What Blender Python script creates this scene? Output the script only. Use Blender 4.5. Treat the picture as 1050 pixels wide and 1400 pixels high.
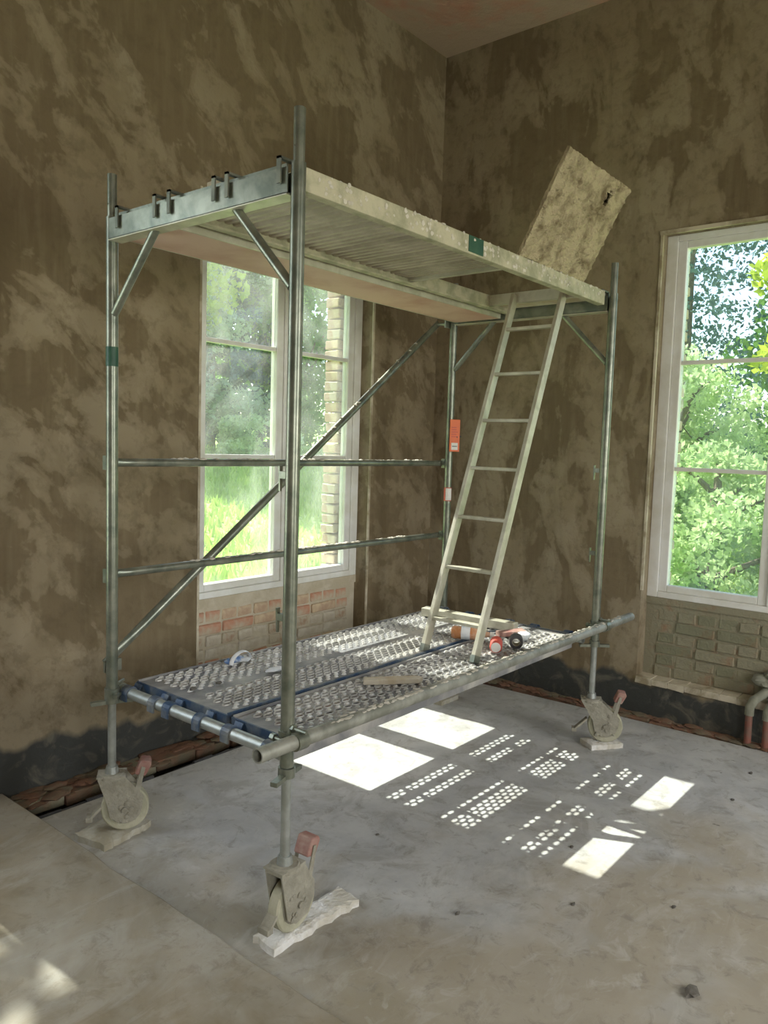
import bpy, bmesh, math, random
import numpy as np
from mathutils import Vector, Matrix

for o in list(bpy.data.objects): bpy.data.objects.remove(o)
scene = bpy.context.scene
COL = scene.collection
random.seed(7); rng = np.random.default_rng(7)
PI = math.pi

# ------------------------------------------------------------------ camera
F_PX = 1062.1
YAW, PITCH, ROLL = 0.68574, -0.08604, 0.03047
fw = Vector((math.cos(YAW)*math.cos(PITCH), math.sin(YAW)*math.cos(PITCH), math.sin(PITCH)))
rt = fw.cross(Vector((0, 0, 1))).normalized(); up = rt.cross(fw)
rt2 = rt*math.cos(ROLL) + up*math.sin(ROLL); up2 = up*math.cos(ROLL) - rt*math.sin(ROLL)
cam = bpy.data.cameras.new('camera'); camo = bpy.data.objects.new('camera', cam); COL.objects.link(camo)
M = Matrix(((rt2.x, up2.x, -fw.x, -1.8022), (rt2.y, up2.y, -fw.y, -2.9594), (rt2.z, up2.z, -fw.z, 1.7445), (0, 0, 0, 1)))
camo.matrix_world = M
cam.sensor_fit = 'VERTICAL'; cam.sensor_height = 36; cam.lens = F_PX/1400*36; cam.clip_start = .02; cam.clip_end = 300
scene.camera = camo

# ------------------------------------------------------------------ world, sun, exposure
world = bpy.data.worlds.new('world'); scene.world = world; world.use_nodes = True
wn = world.node_tree; wn.nodes.clear()
sky = wn.nodes.new('ShaderNodeTexSky'); sky.sky_type = 'NISHITA'; sky.sun_disc = False
sky.sun_elevation = math.radians(49); sky.sun_rotation = math.radians(0); sky.air_density = 1.0; sky.dust_density = 2.0; sky.ozone_density = 1.0
bg = wn.nodes.new('ShaderNodeBackground'); bg.inputs['Strength'].default_value = 0.42
wo = wn.nodes.new('ShaderNodeOutputWorld')
wn.links.new(sky.outputs[0], bg.inputs[0]); wn.links.new(bg.outputs[0], wo.inputs[0])
SUN = Vector((.02, -.86, -1)).normalized()
sl = bpy.data.lights.new('sun', 'SUN'); sl.energy = 9.0; sl.angle = math.radians(.6); sl.color = (1.0, .965, .90)
so = bpy.data.objects.new('sun', sl); COL.objects.link(so); so.rotation_euler = SUN.to_track_quat('-Z', 'Y').to_euler()
so.location = (0, 12, 14)

def area(name, loc, direction, sx, sy, power, color):
    l = bpy.data.lights.new(name, 'AREA'); l.shape = 'RECTANGLE'; l.size = sx; l.size_y = sy; l.energy = power; l.color = color
    o = bpy.data.objects.new(name, l); COL.objects.link(o); o.location = loc
    o.rotation_euler = Vector(direction).to_track_quat('-Z', 'Z').to_euler()
    return o
# daylight lamp at the third left window, two added fill lamps behind the camera
area('daylight_fill', (-1.35, .62, 2.0), (0, -1, -.1), 1.3, 2.0, 20, (.92, .97, 1.0))
area('daylight_fill', (1.5, -5.95, 2.0), (0, 1, -.75), 1.4, 2.3, 92, (1.0, .97, .90))
area('daylight_fill', (-2.6, -5.95, 2.0), (0, 1, -.75), 1.4, 2.3, 92, (1.0, .97, .90))
vs = scene.view_settings
scene.display_settings.display_device = 'sRGB'
vs.view_transform = 'Standard'; vs.look = 'None'; vs.gamma = 1; vs.use_curve_mapping = False; vs.exposure = 0.38

# ------------------------------------------------------------------ material helpers
def newmat(name):
    m = bpy.data.materials.new(name); m.use_nodes = True; nt = m.node_tree
    b = nt.nodes['Principled BSDF']; return m, nt, b
def coords(nt, scale=(1, 1, 1), rot=(0, 0, 0)):
    tc = nt.nodes.new('ShaderNodeTexCoord'); mp = nt.nodes.new('ShaderNodeMapping')
    mp.inputs['Scale'].default_value = scale; mp.inputs['Rotation'].default_value = rot
    nt.links.new(tc.outputs['Object'], mp.inputs[0]); return mp.outputs[0]
def noise(nt, vec, scale, detail=4, rough=.55, dist=0.0):
    n = nt.nodes.new('ShaderNodeTexNoise'); n.inputs['Scale'].default_value = scale; n.inputs['Detail'].default_value = detail
    n.inputs['Roughness'].default_value = rough; n.inputs['Distortion'].default_value = dist
    nt.links.new(vec, n.inputs['Vector']); return n.outputs[0]
def ramp(nt, fac, stops):
    r = nt.nodes.new('ShaderNodeValToRGB'); el = r.color_ramp.elements
    while len(el) < len(stops): el.new(.5)
    for e, (p, c) in zip(el, stops):
        e.position = p; e.color = (c, c, c, 1) if isinstance(c, (int, float)) else (*c, 1)
    nt.links.new(fac, r.inputs[0]); return r.outputs[0]
def mix(nt, fac, a, b, mode='MIX'):
    m = nt.nodes.new('ShaderNodeMix'); m.data_type = 'RGBA'; m.blend_type = mode
    if isinstance(fac, (int, float)): m.inputs[0].default_value = fac
    else: nt.links.new(fac, m.inputs[0])
    for i, v in ((6, a), (7, b)):
        if isinstance(v, tuple): m.inputs[i].default_value = (*v, 1)
        else: nt.links.new(v, m.inputs[i])
    return m.outputs[2]
def math_(nt, op, a, b=None, c=None):
    m = nt.nodes.new('ShaderNodeMath'); m.operation = op
    for i, v in enumerate((a, b, c)):
        if v is None: continue
        if isinstance(v, (int, float)): m.inputs[i].default_value = v
        else: nt.links.new(v, m.inputs[i])
    return m.outputs[0]
def bump(nt, b, h, strength=.3, dist=.01):
    n = nt.nodes.new('ShaderNodeBump'); n.inputs['Strength'].default_value = strength; n.inputs['Distance'].default_value = dist
    nt.links.new(h, n.inputs['Height']); nt.links.new(n.outputs[0], b.inputs['Normal'])
def setc(nt, b, c):
    if isinstance(c, tuple): b.inputs['Base Color'].default_value = (*c, 1)
    else: nt.links.new(c, b.inputs['Base Color'])

def mat_blotchy(name, c1, c2, scale=6, rough=.8, metal=0.0, bs=.3, bd=.004, lo=.42, hi=.6, detail=5):
    m, nt, b = newmat(name); v = coords(nt)
    n = noise(nt, v, scale, detail, .6, .3); setc(nt, b, mix(nt, ramp(nt, n, [(lo, 0.0), (hi, 1.0)]), c1, c2))
    b.inputs['Roughness'].default_value = rough; b.inputs['Metallic'].default_value = metal
    bump(nt, b, noise(nt, v, scale*6, 4, .6), bs, bd); return m

def mat_wall(name, rot, band=True, stretch=(1, 1, .6)):
    m, nt, b = newmat(name)
    v = coords(nt, (1, 1, 1)); vr = coords(nt, (1, 1, 1), rot); mp2 = nt.nodes.new('ShaderNodeMapping'); mp2.inputs['Scale'].default_value = stretch
    nt.links.new(vr, mp2.inputs[0]); vd = mp2.outputs[0]
    big = noise(nt, vd, 1.1, 3, .5, .4)
    mid = noise(nt, vd, 3.9, 5, .56, .45)
    fine = noise(nt, v, 14, 5, .65, .2)
    s = math_(nt, 'ADD', math_(nt, 'MULTIPLY', mid, .75), math_(nt, 'MULTIPLY', big, .35))
    s = math_(nt, 'ADD', s, math_(nt, 'MULTIPLY', fine, .10))
    f = ramp(nt, s, [(.570, 0.0), (.592, .5), (.63, .7), (.65, .9)])
    dark = mix(nt, ramp(nt, noise(nt, v, .8, 3), [(.35, 0.0), (.65, 1.0)]), (.155, .116, .064), (.190, .144, .082))
    light = mix(nt, ramp(nt, noise(nt, v, 2.0, 3), [(.35, 0.0), (.65, 1.0)]), (.265, .212, .130), (.325, .270, .182))
    c = mix(nt, f, dark, light)
    # trowel streaks
    st = noise(nt, coords(nt, (9, 9, 1.1)), 2.2, 3, .6, .2)
    c = mix(nt, math_(nt, 'MULTIPLY', ramp(nt, st, [(.45, 0.0), (.7, 1.0)]), .25), c, (.30, .25, .155))
    c = mix(nt, math_(nt, 'MULTIPLY', ramp(nt, fine, [(.35, 1.0), (.5, 0.0)]), .35), c, (.12, .09, .05))
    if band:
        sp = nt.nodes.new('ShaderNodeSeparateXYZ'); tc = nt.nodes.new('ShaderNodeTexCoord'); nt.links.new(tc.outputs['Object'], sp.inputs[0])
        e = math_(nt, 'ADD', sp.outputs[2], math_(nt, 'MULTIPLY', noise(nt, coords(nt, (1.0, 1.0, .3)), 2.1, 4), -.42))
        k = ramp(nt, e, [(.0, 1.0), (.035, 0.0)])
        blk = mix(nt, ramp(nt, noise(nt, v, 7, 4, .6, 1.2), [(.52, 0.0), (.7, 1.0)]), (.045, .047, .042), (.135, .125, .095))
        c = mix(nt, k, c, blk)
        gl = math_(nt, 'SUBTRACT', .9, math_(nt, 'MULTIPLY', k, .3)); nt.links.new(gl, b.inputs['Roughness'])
    else: b.inputs['Roughness'].default_value = .9
    setc(nt, b, c)
    h = math_(nt, 'ADD', math_(nt, 'MULTIPLY', s, 1.0), math_(nt, 'MULTIPLY', fine, .35))
    bump(nt, b, h, .55, .03); return m

MT = {}
MT['wall_a'] = mat_wall('plaster_left', (0, -.80, 0), True, (.68, 1, 1.2))
MT['wall_b'] = mat_wall('plaster_right', (0.12, 0, 0), True, (1, 1, .5))
MT['reveal'] = mat_blotchy('reveal_plaster', (.19, .15, .085), (.27, .22, .135), 3, .9)
MT['ceiling'] = mat_blotchy('ceiling_plaster', (.46, .36, .26), (.52, .29, .20), 2.4, .9, 0, .6, .02, .45, .62)
MT['white_frame'] = mat_blotchy('white_window_plastic', (.80, .80, .77), (.70, .69, .63), 4, .35, 0, .02, .001)
MT['bead'] = mat_blotchy('corner_bead', (.58, .52, .40), (.30, .25, .16), 5, .7)
MT['brick'] = mat_blotchy('red_brick', (.50, .25, .16), (.50, .42, .31), 5, .9, 0, .6, .01, .45, .62)
MT['brick_w'] = mat_blotchy('plastered_brick', (.62, .57, .47), (.50, .44, .34), 9, .95, 0, .7, .012)
MT['brick_h'] = mat_blotchy('olive_brick', (.22, .215, .14), (.25, .17, .10), 6, .95, 0, .7, .012, .52, .68)  # dark olive to brown brick of the right parapet
MT['brick_b'] = mat_blotchy('mortared_brick', (.50, .44, .33), (.40, .27, .18), 11, .9, 0, .6, .01, .50, .64)
MT['brick_c'] = mat_blotchy('yellow_brick', (.58, .46, .31), (.46, .32, .22), 10, .9, 0, .6, .01)
MT['brick_old'] = mat_blotchy('footing_brick', (.20, .105, .065), (.15, .125, .08), 5, .9, 0, .7, .012, .45, .6)
MT['brick_g'] = mat_blotchy('dusty_brick', (.27, .25, .17), (.30, .20, .125), 8, .9, 0, .6, .012, .52, .68)
MT['mortar'] = mat_blotchy('lime_mortar', (.47, .41, .30), (.56, .50, .39), 7, .95, 0, .6, .01)
MT['galv'] = mat_blotchy('galvanised_steel', (.15, .17, .135), (.30, .31, .25), 9, .33, .6, .12, .002, .38, .66)
MT['galv_c'] = mat_blotchy('sunlit_weathered_tube', (.36, .36, .31), (.22, .225, .185), 8, .5, .35, .2, .002)  # lighter steel for the long tube, its sunlight put into the colour
MT['galv_d'] = mat_blotchy('dull_dark_steel', (.15, .165, .14), (.24, .25, .21), 9, .6, .4, .12, .002)
MT['galv_b'] = mat_blotchy('bright_galvanised_steel', (.42, .44, .42), (.30, .32, .29), 7, .40, .5, .15, .002)
MT['alu'] = mat_blotchy('aluminium', (.60, .575, .47), (.46, .44, .34), 8, .45, .35, .2, .002)
MT['alu_dirty'] = mat_blotchy('dirty_aluminium', (.54, .50, .36), (.34, .33, .22), 11, .65, .15, .5, .006, .4, .62)
MT['plate'] = mat_blotchy('perforated_steel', (.20, .20, .205), (.46, .44, .40), 3.2, .6, .25, .2, .002, .45, .66)
MT['dimple'] = mat_blotchy('worn_glint_steel', (.66, .65, .62), (.46, .45, .42), 6, .4, .35, .1, .002)  # worn studs and lips, their bright glints put into the colour
MT['dust'] = mat_blotchy('mortar_dust', (.44, .42, .37), (.55, .53, .48), 6, .9, 0, .4, .004)
MT['blue'] = mat_blotchy('blue_paint', (.03, .065, .13), (.20, .21, .20), 12, .5, .1, .2, .002, .42, .7)
MT['ply'] = mat_blotchy('pink_plywood', (.64, .44, .36), (.52, .30, .24), 3, .7, 0, .1, .001, .45, .7)
MT['lidply'] = mat_blotchy('splattered_hatch', (.60, .51, .32), (.24, .185, .10), 11, .95, 0, 1.0, .03, .44, .68)
MT['splash'] = mat_blotchy('mortar_splash', (.66, .62, .53), (.52, .48, .40), 14, .95, 0, .5, .006)
MT['deckunder'] = mat_blotchy('slatted_underside', (.50, .44, .35), (.38, .33, .25), 5, .6, .1, .2, .002)
MT['orange'] = mat_blotchy('orange_tag', (.80, .17, .05), (.72, .14, .045), 8, .5)
MT['red'] = mat_blotchy('red_paint', (.62, .09, .06), (.52, .10, .07), 8, .5)
MT['white'] = mat_blotchy('white_print', (.80, .78, .74), (.68, .66, .62), 8, .6)
MT['greyprint'] = mat_blotchy('grey_print', (.25, .25, .24), (.2, .2, .2), 8, .6)
MT['green'] = mat_blotchy('green_paint', (.018, .075, .045), (.035, .10, .06), 8, .5)
MT['castor'] = mat_blotchy('mortar_crusted_castor', (.27, .255, .20), (.38, .36, .29), 14, .85, 0, .7, .008, .4, .65)
MT['tyre'] = mat_blotchy('pale_tyre', (.36, .35, .25), (.46, .44, .33), 12, .8, 0, .5, .004)
MT['pedal'] = mat_blotchy('dusty_red_pedal', (.30, .14, .115), (.40, .27, .22), 12, .7, 0, .3, .003)
MT['board'] = mat_blotchy('dirty_board', (.33, .30, .22), (.44, .42, .35), 9, .9, 0, .6, .006)
MT['whiteboard'] = mat_blotchy('plaster_crusted_board', (.80, .79, .76), (.60, .57, .49), 9, .9, 0, .8, .012)
MT['wood'] = mat_blotchy('weathered_wood', (.46, .38, .26), (.55, .50, .40), 7, .85, 0, .4, .004)
MT['clod'] = mat_blotchy('dark_crumb', (.11, .10, .085), (.20, .19, .165), 12, .95, 0, .6, .01)
MT['cloth_blue'] = mat_blotchy('blue_cloth', (.10, .20, .42), (.5, .55, .62), 18, .8)
MT['paper'] = mat_blotchy('white_paper', (.80, .82, .84), (.66, .70, .74), 12, .8)
MT['bottle'] = mat_blotchy('amber_plastic', (.55, .24, .10), (.66, .45, .33), 10, .25, 0, .1, .001)
MT['black'] = mat_blotchy('black_rubber', (.035, .035, .038), (.08, .08, .08), 10, .6)
MT['pipe'] = mat_blotchy('red_pipe', (.22, .085, .06), (.17, .11, .08), 12, .6)
MT['pipeins'] = mat_blotchy('grey_pipe_insulation', (.27, .27, .21), (.19, .19, .14), 12, .9)
MT['sill_out'] = mat_blotchy('outside_sill', (.72, .68, .58), (.55, .42, .30), 9, .9, 0, .6, .01, .5, .7)
MT['bark'] = mat_blotchy('bark', (.12, .09, .06), (.20, .16, .11), 12, .95, 0, .8, .02)
MT['subfloor'] = mat_blotchy('trench_earth', (.05, .045, .035), (.10, .085, .06), 8, .95, 0, .8, .02)

def mat_floor():
    m, nt, b = newmat('concrete_floor'); v = coords(nt)
    a = noise(nt, v, 1.3, 5, .6, .5); d = noise(nt, v, 5, 6, .65, .3); f = noise(nt, v, 42, 3, .6)
    c = mix(nt, ramp(nt, d, [(.35, 0.0), (.65, 1.0)]), (.41, .415, .41), (.53, .53, .515))
    c = mix(nt, math_(nt, 'MULTIPLY', ramp(nt, noise(nt, v, 2.7, 6, .7, 1.2), [(.50, 0.0), (.62, 1.0)]), .45), c, (.27, .25, .21))
    # beige dusty zone towards the camera
    sp = nt.nodes.new('ShaderNodeSeparateXYZ'); tc = nt.nodes.new('ShaderNodeTexCoord'); nt.links.new(tc.outputs['Object'], sp.inputs[0])
    z = math_(nt, 'ADD', math_(nt, 'ADD', math_(nt, 'MULTIPLY', sp.outputs[1], -.42), math_(nt, 'MULTIPLY', sp.outputs[0], -.30)), math_(nt, 'MULTIPLY', math_(nt, 'SUBTRACT', a, .5), 2.2))
    k = ramp(nt, z, [(.22, 0.0), (.62, 1.0)])
    c = mix(nt, math_(nt, 'MULTIPLY', k, .75), c, (.36, .31, .22))
    e = math_(nt, 'ADD', math_(nt, 'MULTIPLY', sp.outputs[0], .55), math_(nt, 'MULTIPLY', math_(nt, 'SUBTRACT', a, .5), 1.2))
    k2 = ramp(nt, e, [(.04, 1.0), (.16, 0.0)])
    c = mix(nt, math_(nt, 'MULTIPLY', k2, .45), c, (.27, .235, .155))
    w = ramp(nt, noise(nt, v, 9, 4, .6, 1.0), [(.60, 0.0), (.72, 1.0)])
    c = mix(nt, math_(nt, 'MULTIPLY', w, .4), c, (.60, .59, .56))
    sm = ramp(nt, noise(nt, coords(nt, (1, 2.6, 1), (0, 0, .35)), 3.5, 6, .7, .8), [(.52, 0.0), (.66, 1.0)])
    c = mix(nt, math_(nt, 'MULTIPLY', sm, .35), c, (.56, .55, .52))
    mo = ramp(nt, noise(nt, v, 11, 6, .75, .6), [(.36, 1.0), (.46, 0.0)])
    c = mix(nt, math_(nt, 'MULTIPLY', mo, .45), c, (.20, .18, .145))
    dk = ramp(nt, noise(nt, v, 17, 2, .4), [(.20, 1.0), (.25, 0.0)])
    c = mix(nt, math_(nt, 'MULTIPLY', dk, .8), c, (.10, .095, .08))
    setc(nt, b, c); nt.links.new(ramp(nt, d, [(.3, .5), (.7, .75)]), b.inputs['Roughness'])
    bump(nt, b, math_(nt, 'ADD', d, math_(nt, 'MULTIPLY', f, .15)), .35, .015); return m
MT['floor'] = mat_floor()
def mat_screed():
    m, nt, b = newmat('earthy_screed'); v = coords(nt, (1, .5, 1), (0, 0, .5))
    a = noise(nt, v, 1.7, 5, .6, .8); d = noise(nt, coords(nt), 7, 6, .65, .3)
    c = mix(nt, ramp(nt, a, [(.40, 0.0), (.62, 1.0)]), (.225, .19, .125), (.375, .355, .30))
    c = mix(nt, math_(nt, 'MULTIPLY', ramp(nt, noise(nt, coords(nt, (1, 3, 1), (0, 0, -.6)), 1.6, 6, .7, 1.0), [(.50, 0.0), (.64, 1.0)]), .5), c, (.43, .42, .38))
    c = mix(nt, math_(nt, 'MULTIPLY', ramp(nt, noise(nt, coords(nt), 12, 6, .75, .5), [(.36, 1.0), (.46, 0.0)]), .35), c, (.15, .125, .085))
    c = mix(nt, math_(nt, 'MULTIPLY', ramp(nt, d, [(.4, 0.0), (.7, 1.0)]), .35), c, (.37, .31, .22))
    setc(nt, b, c); b.inputs['Roughness'].default_value = .85
    bump(nt, b, math_(nt, 'ADD', d, a), .35, .02); return m
MT['screed'] = mat_screed()

def mat_glass():
    m = bpy.data.materials.new('dusty_hazed_glass'); m.use_nodes = True; nt = m.node_tree; nt.nodes.clear()
    out = nt.nodes.new('ShaderNodeOutputMaterial'); tr = nt.nodes.new('ShaderNodeBsdfTransparent'); tr.inputs[0].default_value = (.93, .96, .94, 1)
    gl = nt.nodes.new('ShaderNodeBsdfGlossy'); gl.inputs['Roughness'].default_value = .02
    df = nt.nodes.new('ShaderNodeBsdfTranslucent'); df.inputs[0].default_value = (.8, .82, .8, 1)
    lw = nt.nodes.new('ShaderNodeLayerWeight'); lw.inputs[0].default_value = .5
    fr = math_(nt, 'ADD', math_(nt, 'MULTIPLY', math_(nt, 'POWER', lw.outputs['Facing'], 5.0), .8), .03)
    m1 = nt.nodes.new('ShaderNodeMixShader'); m2 = nt.nodes.new('ShaderNodeMixShader')
    nt.links.new(fr, m1.inputs[0]); nt.links.new(tr.outputs[0], m1.inputs[1]); nt.links.new(gl.outputs[0], m1.inputs[2])
    v = coords(nt, (1, 1, .5)); f = ramp(nt, noise(nt, v, 3, 4, .6, 1), [(.35, .02), (.75, .10)])  # smudges on the glass; the translucent share also adds a veil of haze
    nt.links.new(f, m2.inputs[0]); nt.links.new(m1.outputs[0], m2.inputs[1]); nt.links.new(df.outputs[0], m2.inputs[2])
    nt.links.new(m2.outputs[0], out.inputs[0]); return m
MT['glass'] = mat_glass()

def mat_leaf(name, c1, c2, trans=.5):
    m = bpy.data.materials.new(name); m.use_nodes = True; nt = m.node_tree; nt.nodes.clear()
    out = nt.nodes.new('ShaderNodeOutputMaterial'); d = nt.nodes.new('ShaderNodeBsdfDiffuse'); t = nt.nodes.new('ShaderNodeBsdfTranslucent')
    c = mix(nt, ramp(nt, noise(nt, coords(nt), 1.6, 3), [(.35, 0.0), (.65, 1.0)]), c1, c2)
    nt.links.new(c, d.inputs[0]); nt.links.new(c, t.inputs[0])
    ms = nt.nodes.new('ShaderNodeMixShader'); ms.inputs[0].default_value = trans
    nt.links.new(d.outputs[0], ms.inputs[1]); nt.links.new(t.outputs[0], ms.inputs[2]); nt.links.new(ms.outputs[0], out.inputs[0]); return m
MT['leaf_yellow'] = mat_leaf('yellow_green_leaf', (.34, .46, .05), (.50, .58, .08), .55)
MT['leaf_mid'] = mat_leaf('mid_green_leaf', (.12, .26, .06), (.22, .38, .10), .5)
MT['leaf_pale'] = mat_leaf('pale_green_leaf', (.32, .44, .25), (.48, .58, .40), .45)
MT['leaf_bright'] = mat_leaf('bright_shrub_leaf', (.42, .58, .24), (.66, .76, .46), .5)
MT['needle'] = mat_leaf('conifer_needle', (.06, .12, .10), (.11, .19, .16), .25)
MT['grass'] = mat_leaf('grass', (.38, .56, .11), (.55, .68, .22), .45)
MT['meadow'] = mat_blotchy('meadow_ground', (.33, .50, .10), (.50, .62, .20), 1.5, .95, 0, .3, .02)

# ------------------------------------------------------------------ geometry helpers
class MB:
    def __init__(s): s.v = []; s.f = []; s.sm = []
    def add(s, vs, fs, smooth=False):
        n = len(s.v); s.v += [tuple(p) for p in vs]; s.f += [tuple(i+n for i in f) for f in fs]; s.sm += [smooth]*len(fs); return s
    def box(s, x0, x1, y0, y1, z0, z1):
        return s.add([(x0,y0,z0),(x1,y0,z0),(x1,y1,z0),(x0,y1,z0),(x0,y0,z1),(x1,y0,z1),(x1,y1,z1),(x0,y1,z1)],
                     [(0,3,2,1),(4,5,6,7),(0,1,5,4),(1,2,6,5),(2,3,7,6),(3,0,4,7)])
    def rough_box(s, x0, x1, y0, y1, z0, z1, j=.004, r=random):
        b = [(x0,y0,z0),(x1,y0,z0),(x1,y1,z0),(x0,y1,z0),(x0,y0,z1),(x1,y0,z1),(x1,y1,z1),(x0,y1,z1)]
        b = [tuple(c + r.uniform(-j, j) for c in p) for p in b]
        return s.add(b, [(0,3,2,1),(4,5,6,7),(0,1,5,4),(1,2,6,5),(2,3,7,6),(3,0,4,7)])
    def bar(s, a, b, w, h, upv=(0, 0, 1), e=0):
        a = Vector(a); b = Vector(b); d = (b-a).normalized(); sx = d.cross(Vector(upv)).normalized(); u = sx.cross(d)
        vs = [p + sx*i*w/2 + u*k*h/2 for p in (a, b) for i, k in ((-1,-1),(1,-1),(1,1),(-1,1))]
        return s.add(vs, [(3,2,1,0),(4,5,6,7),(0,1,5,4),(1,2,6,5),(2,3,7,6),(3,0,4,7)])
    def tube(s, pts, radii, n=16, caps=True, squash=None):
        pts = [Vector(p) for p in pts]
        if isinstance(radii, (int, float)): radii = [radii]*len(pts)
        vs = []; m = len(pts); ref = None
        for i, p in enumerate(pts):
            d = (pts[min(i+1, m-1)] - pts[max(i-1, 0)]).normalized()
            if ref is None: ref = Vector((0,0,1)) if abs(d.z) < .9 else Vector((1,0,0))
            x = d.cross(ref).normalized(); y = x.cross(d); ref = y
            for k in range(n):
                t = 2*PI*k/n; sx = 1 if not squash else squash[i][0]; sy = 1 if not squash else squash[i][1]
                vs.append(p + x*math.cos(t)*radii[i]*sx + y*math.sin(t)*radii[i]*sy)
        fs = [(i*n+k, i*n+(k+1)%n, (i+1)*n+(k+1)%n, (i+1)*n+k) for i in range(m-1) for k in range(n)]
        s.add(vs, fs, True)
        if caps: s.add(vs[:n], [tuple(range(n-1, -1, -1))]); s.add(vs[-n:], [tuple(range(n))])
        return s
    def pipe(s, a, b, r, t=.004, n=20):            # hollow straight tube
        a = Vector(a); b = Vector(b); d = (b-a).normalized(); ref = Vector((0,0,1)) if abs(d.z) < .9 else Vector((1,0,0))
        x = d.cross(ref).normalized(); y = x.cross(d); ring = lambda p, q: [p + x*math.cos(2*PI*k/n)*q + y*math.sin(2*PI*k/n)*q for k in range(n)]
        vs = ring(a, r) + ring(b, r) + ring(b, r-t) + ring(a, r-t)
        for i in range(4):
            j = (i+1) % 4
            s.add(vs[i*n:(i+1)*n] + vs[j*n:(j+1)*n] if j else vs[3*n:] + vs[:n], [(k, (k+1)%n, n+(k+1)%n, n+k) for k in range(n)], i in (0, 2))
        return s
    def lump(s, c, r, sq=(1, 1, 1), j=.25, sub=1, rr=random):
        bm = bmesh.new(); bmesh.ops.create_icosphere(bm, subdivisions=sub, radius=1)
        vs = [(c[0]+v.co.x*r*sq[0]*(1+rr.uniform(-j, j)), c[1]+v.co.y*r*sq[1]*(1+rr.uniform(-j, j)), c[2]+v.co.z*r*sq[2]*(1+rr.uniform(-j, j))) for v in bm.verts]
        fs = [tuple(v.index for v in f.verts) for f in bm.faces]; bm.free()
        return s.add(vs, fs, True)
    def prism(s, outline, axis, a, b):              # outline of 2D points extruded along x / y / z
        n = len(outline)
        mk = {'x': lambda p, t: (t, p[0], p[1]), 'y': lambda p, t: (p[0], t, p[1]), 'z': lambda p, t: (p[0], p[1], t)}[axis]
        vs = [mk(p, a) for p in outline] + [mk(p, b) for p in outline]
        return s.add(vs, [tuple(range(n-1, -1, -1)), tuple(range(n, 2*n))] + [(i, (i+1)%n, n+(i+1)%n, n+i) for i in range(n)])
    def build(s, name, mat, parent=None, local=False, bev=0, recalc=True):
        me = bpy.data.meshes.new(name)
        off = Vector((0, 0, 0))
        if parent is not None and not local:
            q = parent
            while q is not None: off += q.location; q = q.parent
        me.from_pydata([tuple(Vector(p)-off) for p in s.v], [], s.f); me.update()
        me.polygons.foreach_set('use_smooth', s.sm)
        if recalc and len(s.f) < 40000:
            bm = bmesh.new(); bm.from_mesh(me); bmesh.ops.recalc_face_normals(bm, faces=bm.faces); bm.to_mesh(me); bm.free()
        if any(s.sm): me.set_sharp_from_angle(angle=math.radians(40))
        me.materials.append(MT[mat]); o = bpy.data.objects.new(name, me); COL.objects.link(o)
        if parent is not None: o.parent = parent
        if bev:
            b = o.modifiers.new('bevel', 'BEVEL'); b.width = bev; b.segments = 2; b.limit_method = 'ANGLE'; b.angle_limit = math.radians(50)
        return o
def tag(o, label=None, cat=None, group=None, kind=None):
    if label: o['label'] = label
    if cat: o['category'] = cat
    if group: o['group'] = group
    if kind: o['kind'] = kind
    return o
def thing(name, label, cat, loc=(0, 0, 0), rz=0, group=None, kind=None):
    o = bpy.data.objects.new(name, None); COL.objects.link(o); o.location = loc; o.rotation_euler = (0, 0, rz); o.empty_display_size = .1
    return tag(o, label, cat, group, kind)
def struct(name, mb, mat, label=None, bev=0):
    return tag(mb.build(name, mat, None, bev=bev), label, None, None, 'structure')
def bevelled_brick(name, dims, mat, r):
    """irregular brick mesh centred at origin, chamfered, with jittered corners (24 verts)"""
    bm = bmesh.new(); bmesh.ops.create_cube(bm, size=1)
    for v in bm.verts: v.co = Vector((v.co.x*dims[0], v.co.y*dims[1], v.co.z*dims[2])) + Vector((r.uniform(-1, 1), r.uniform(-1, 1), r.uniform(-1, 1)))*.0035
    bmesh.ops.bevel(bm, geom=bm.edges[:], offset=.006, segments=1, affect='EDGES')
    for v in bm.verts: v.co += Vector((r.uniform(-1, 1), r.uniform(-1, 1), r.uniform(-1, 1)))*.0015
    me = bpy.data.meshes.new(name); bm.to_mesh(me); bm.free(); me.materials.append(MT[mat]); return me
def place_mesh(name, me, loc, parent, rot=(0, 0, 0)):
    o = bpy.data.objects.new(name, me); COL.objects.link(o); o.parent = parent; o.location = loc; o.rotation_euler = rot; return o

L, W = 2.4803, 1.088
YA, XB, YO, XO, ZC = .67, 3.22, .98, 3.53, 4.69          # wall faces: inner left, inner right, their outer faces, ceiling
WA0, WA1, WB0, WB1 = .96, 2.45, -1.07, -2.56              # window openings
ZN, ZS, ZT = .25, .79, 3.14                               # niche floor, sill, head

# ================================================================== SETTING: walls
XW, YW = -5.2, -6.3
m = MB()
m.box(XW, -2.15, YA, YO, -.3, ZC); m.box(-2.15, -.53, YA, YO, -.3, .79); m.box(-2.15, -.53, YA, YO, 3.3, ZC)
m.box(-.53, WA0, YA, YO, -.3, ZC); m.box(WA0, WA1, YA, YO, -.3, ZN); m.box(WA0, WA1, YA, .85, ZT, ZC); m.box(WA0, WA1, .85, YO, 3.25, ZC); m.box(WA1, XO, YA, YO, -.3, ZC)
wall_left = struct('wall_left', m, 'wall_a', 'brown patchy fresh plaster wall with a tall window behind the scaffold')
m = MB()
m.box(XB, XO, WB0, YA, -.3, ZC); m.box(XB, XO, WB1, WB0, -.3, ZN); m.box(XB, 3.40, WB1, WB0, ZT, ZC); m.box(3.40, XO, WB1, WB0, 3.22, ZC); m.box(XB, XO, YW, WB1, -.3, ZC)
wall_right = struct('wall_right', m, 'wall_b', 'brown patchy plaster wall with the window at the right edge')
m = MB()
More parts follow.
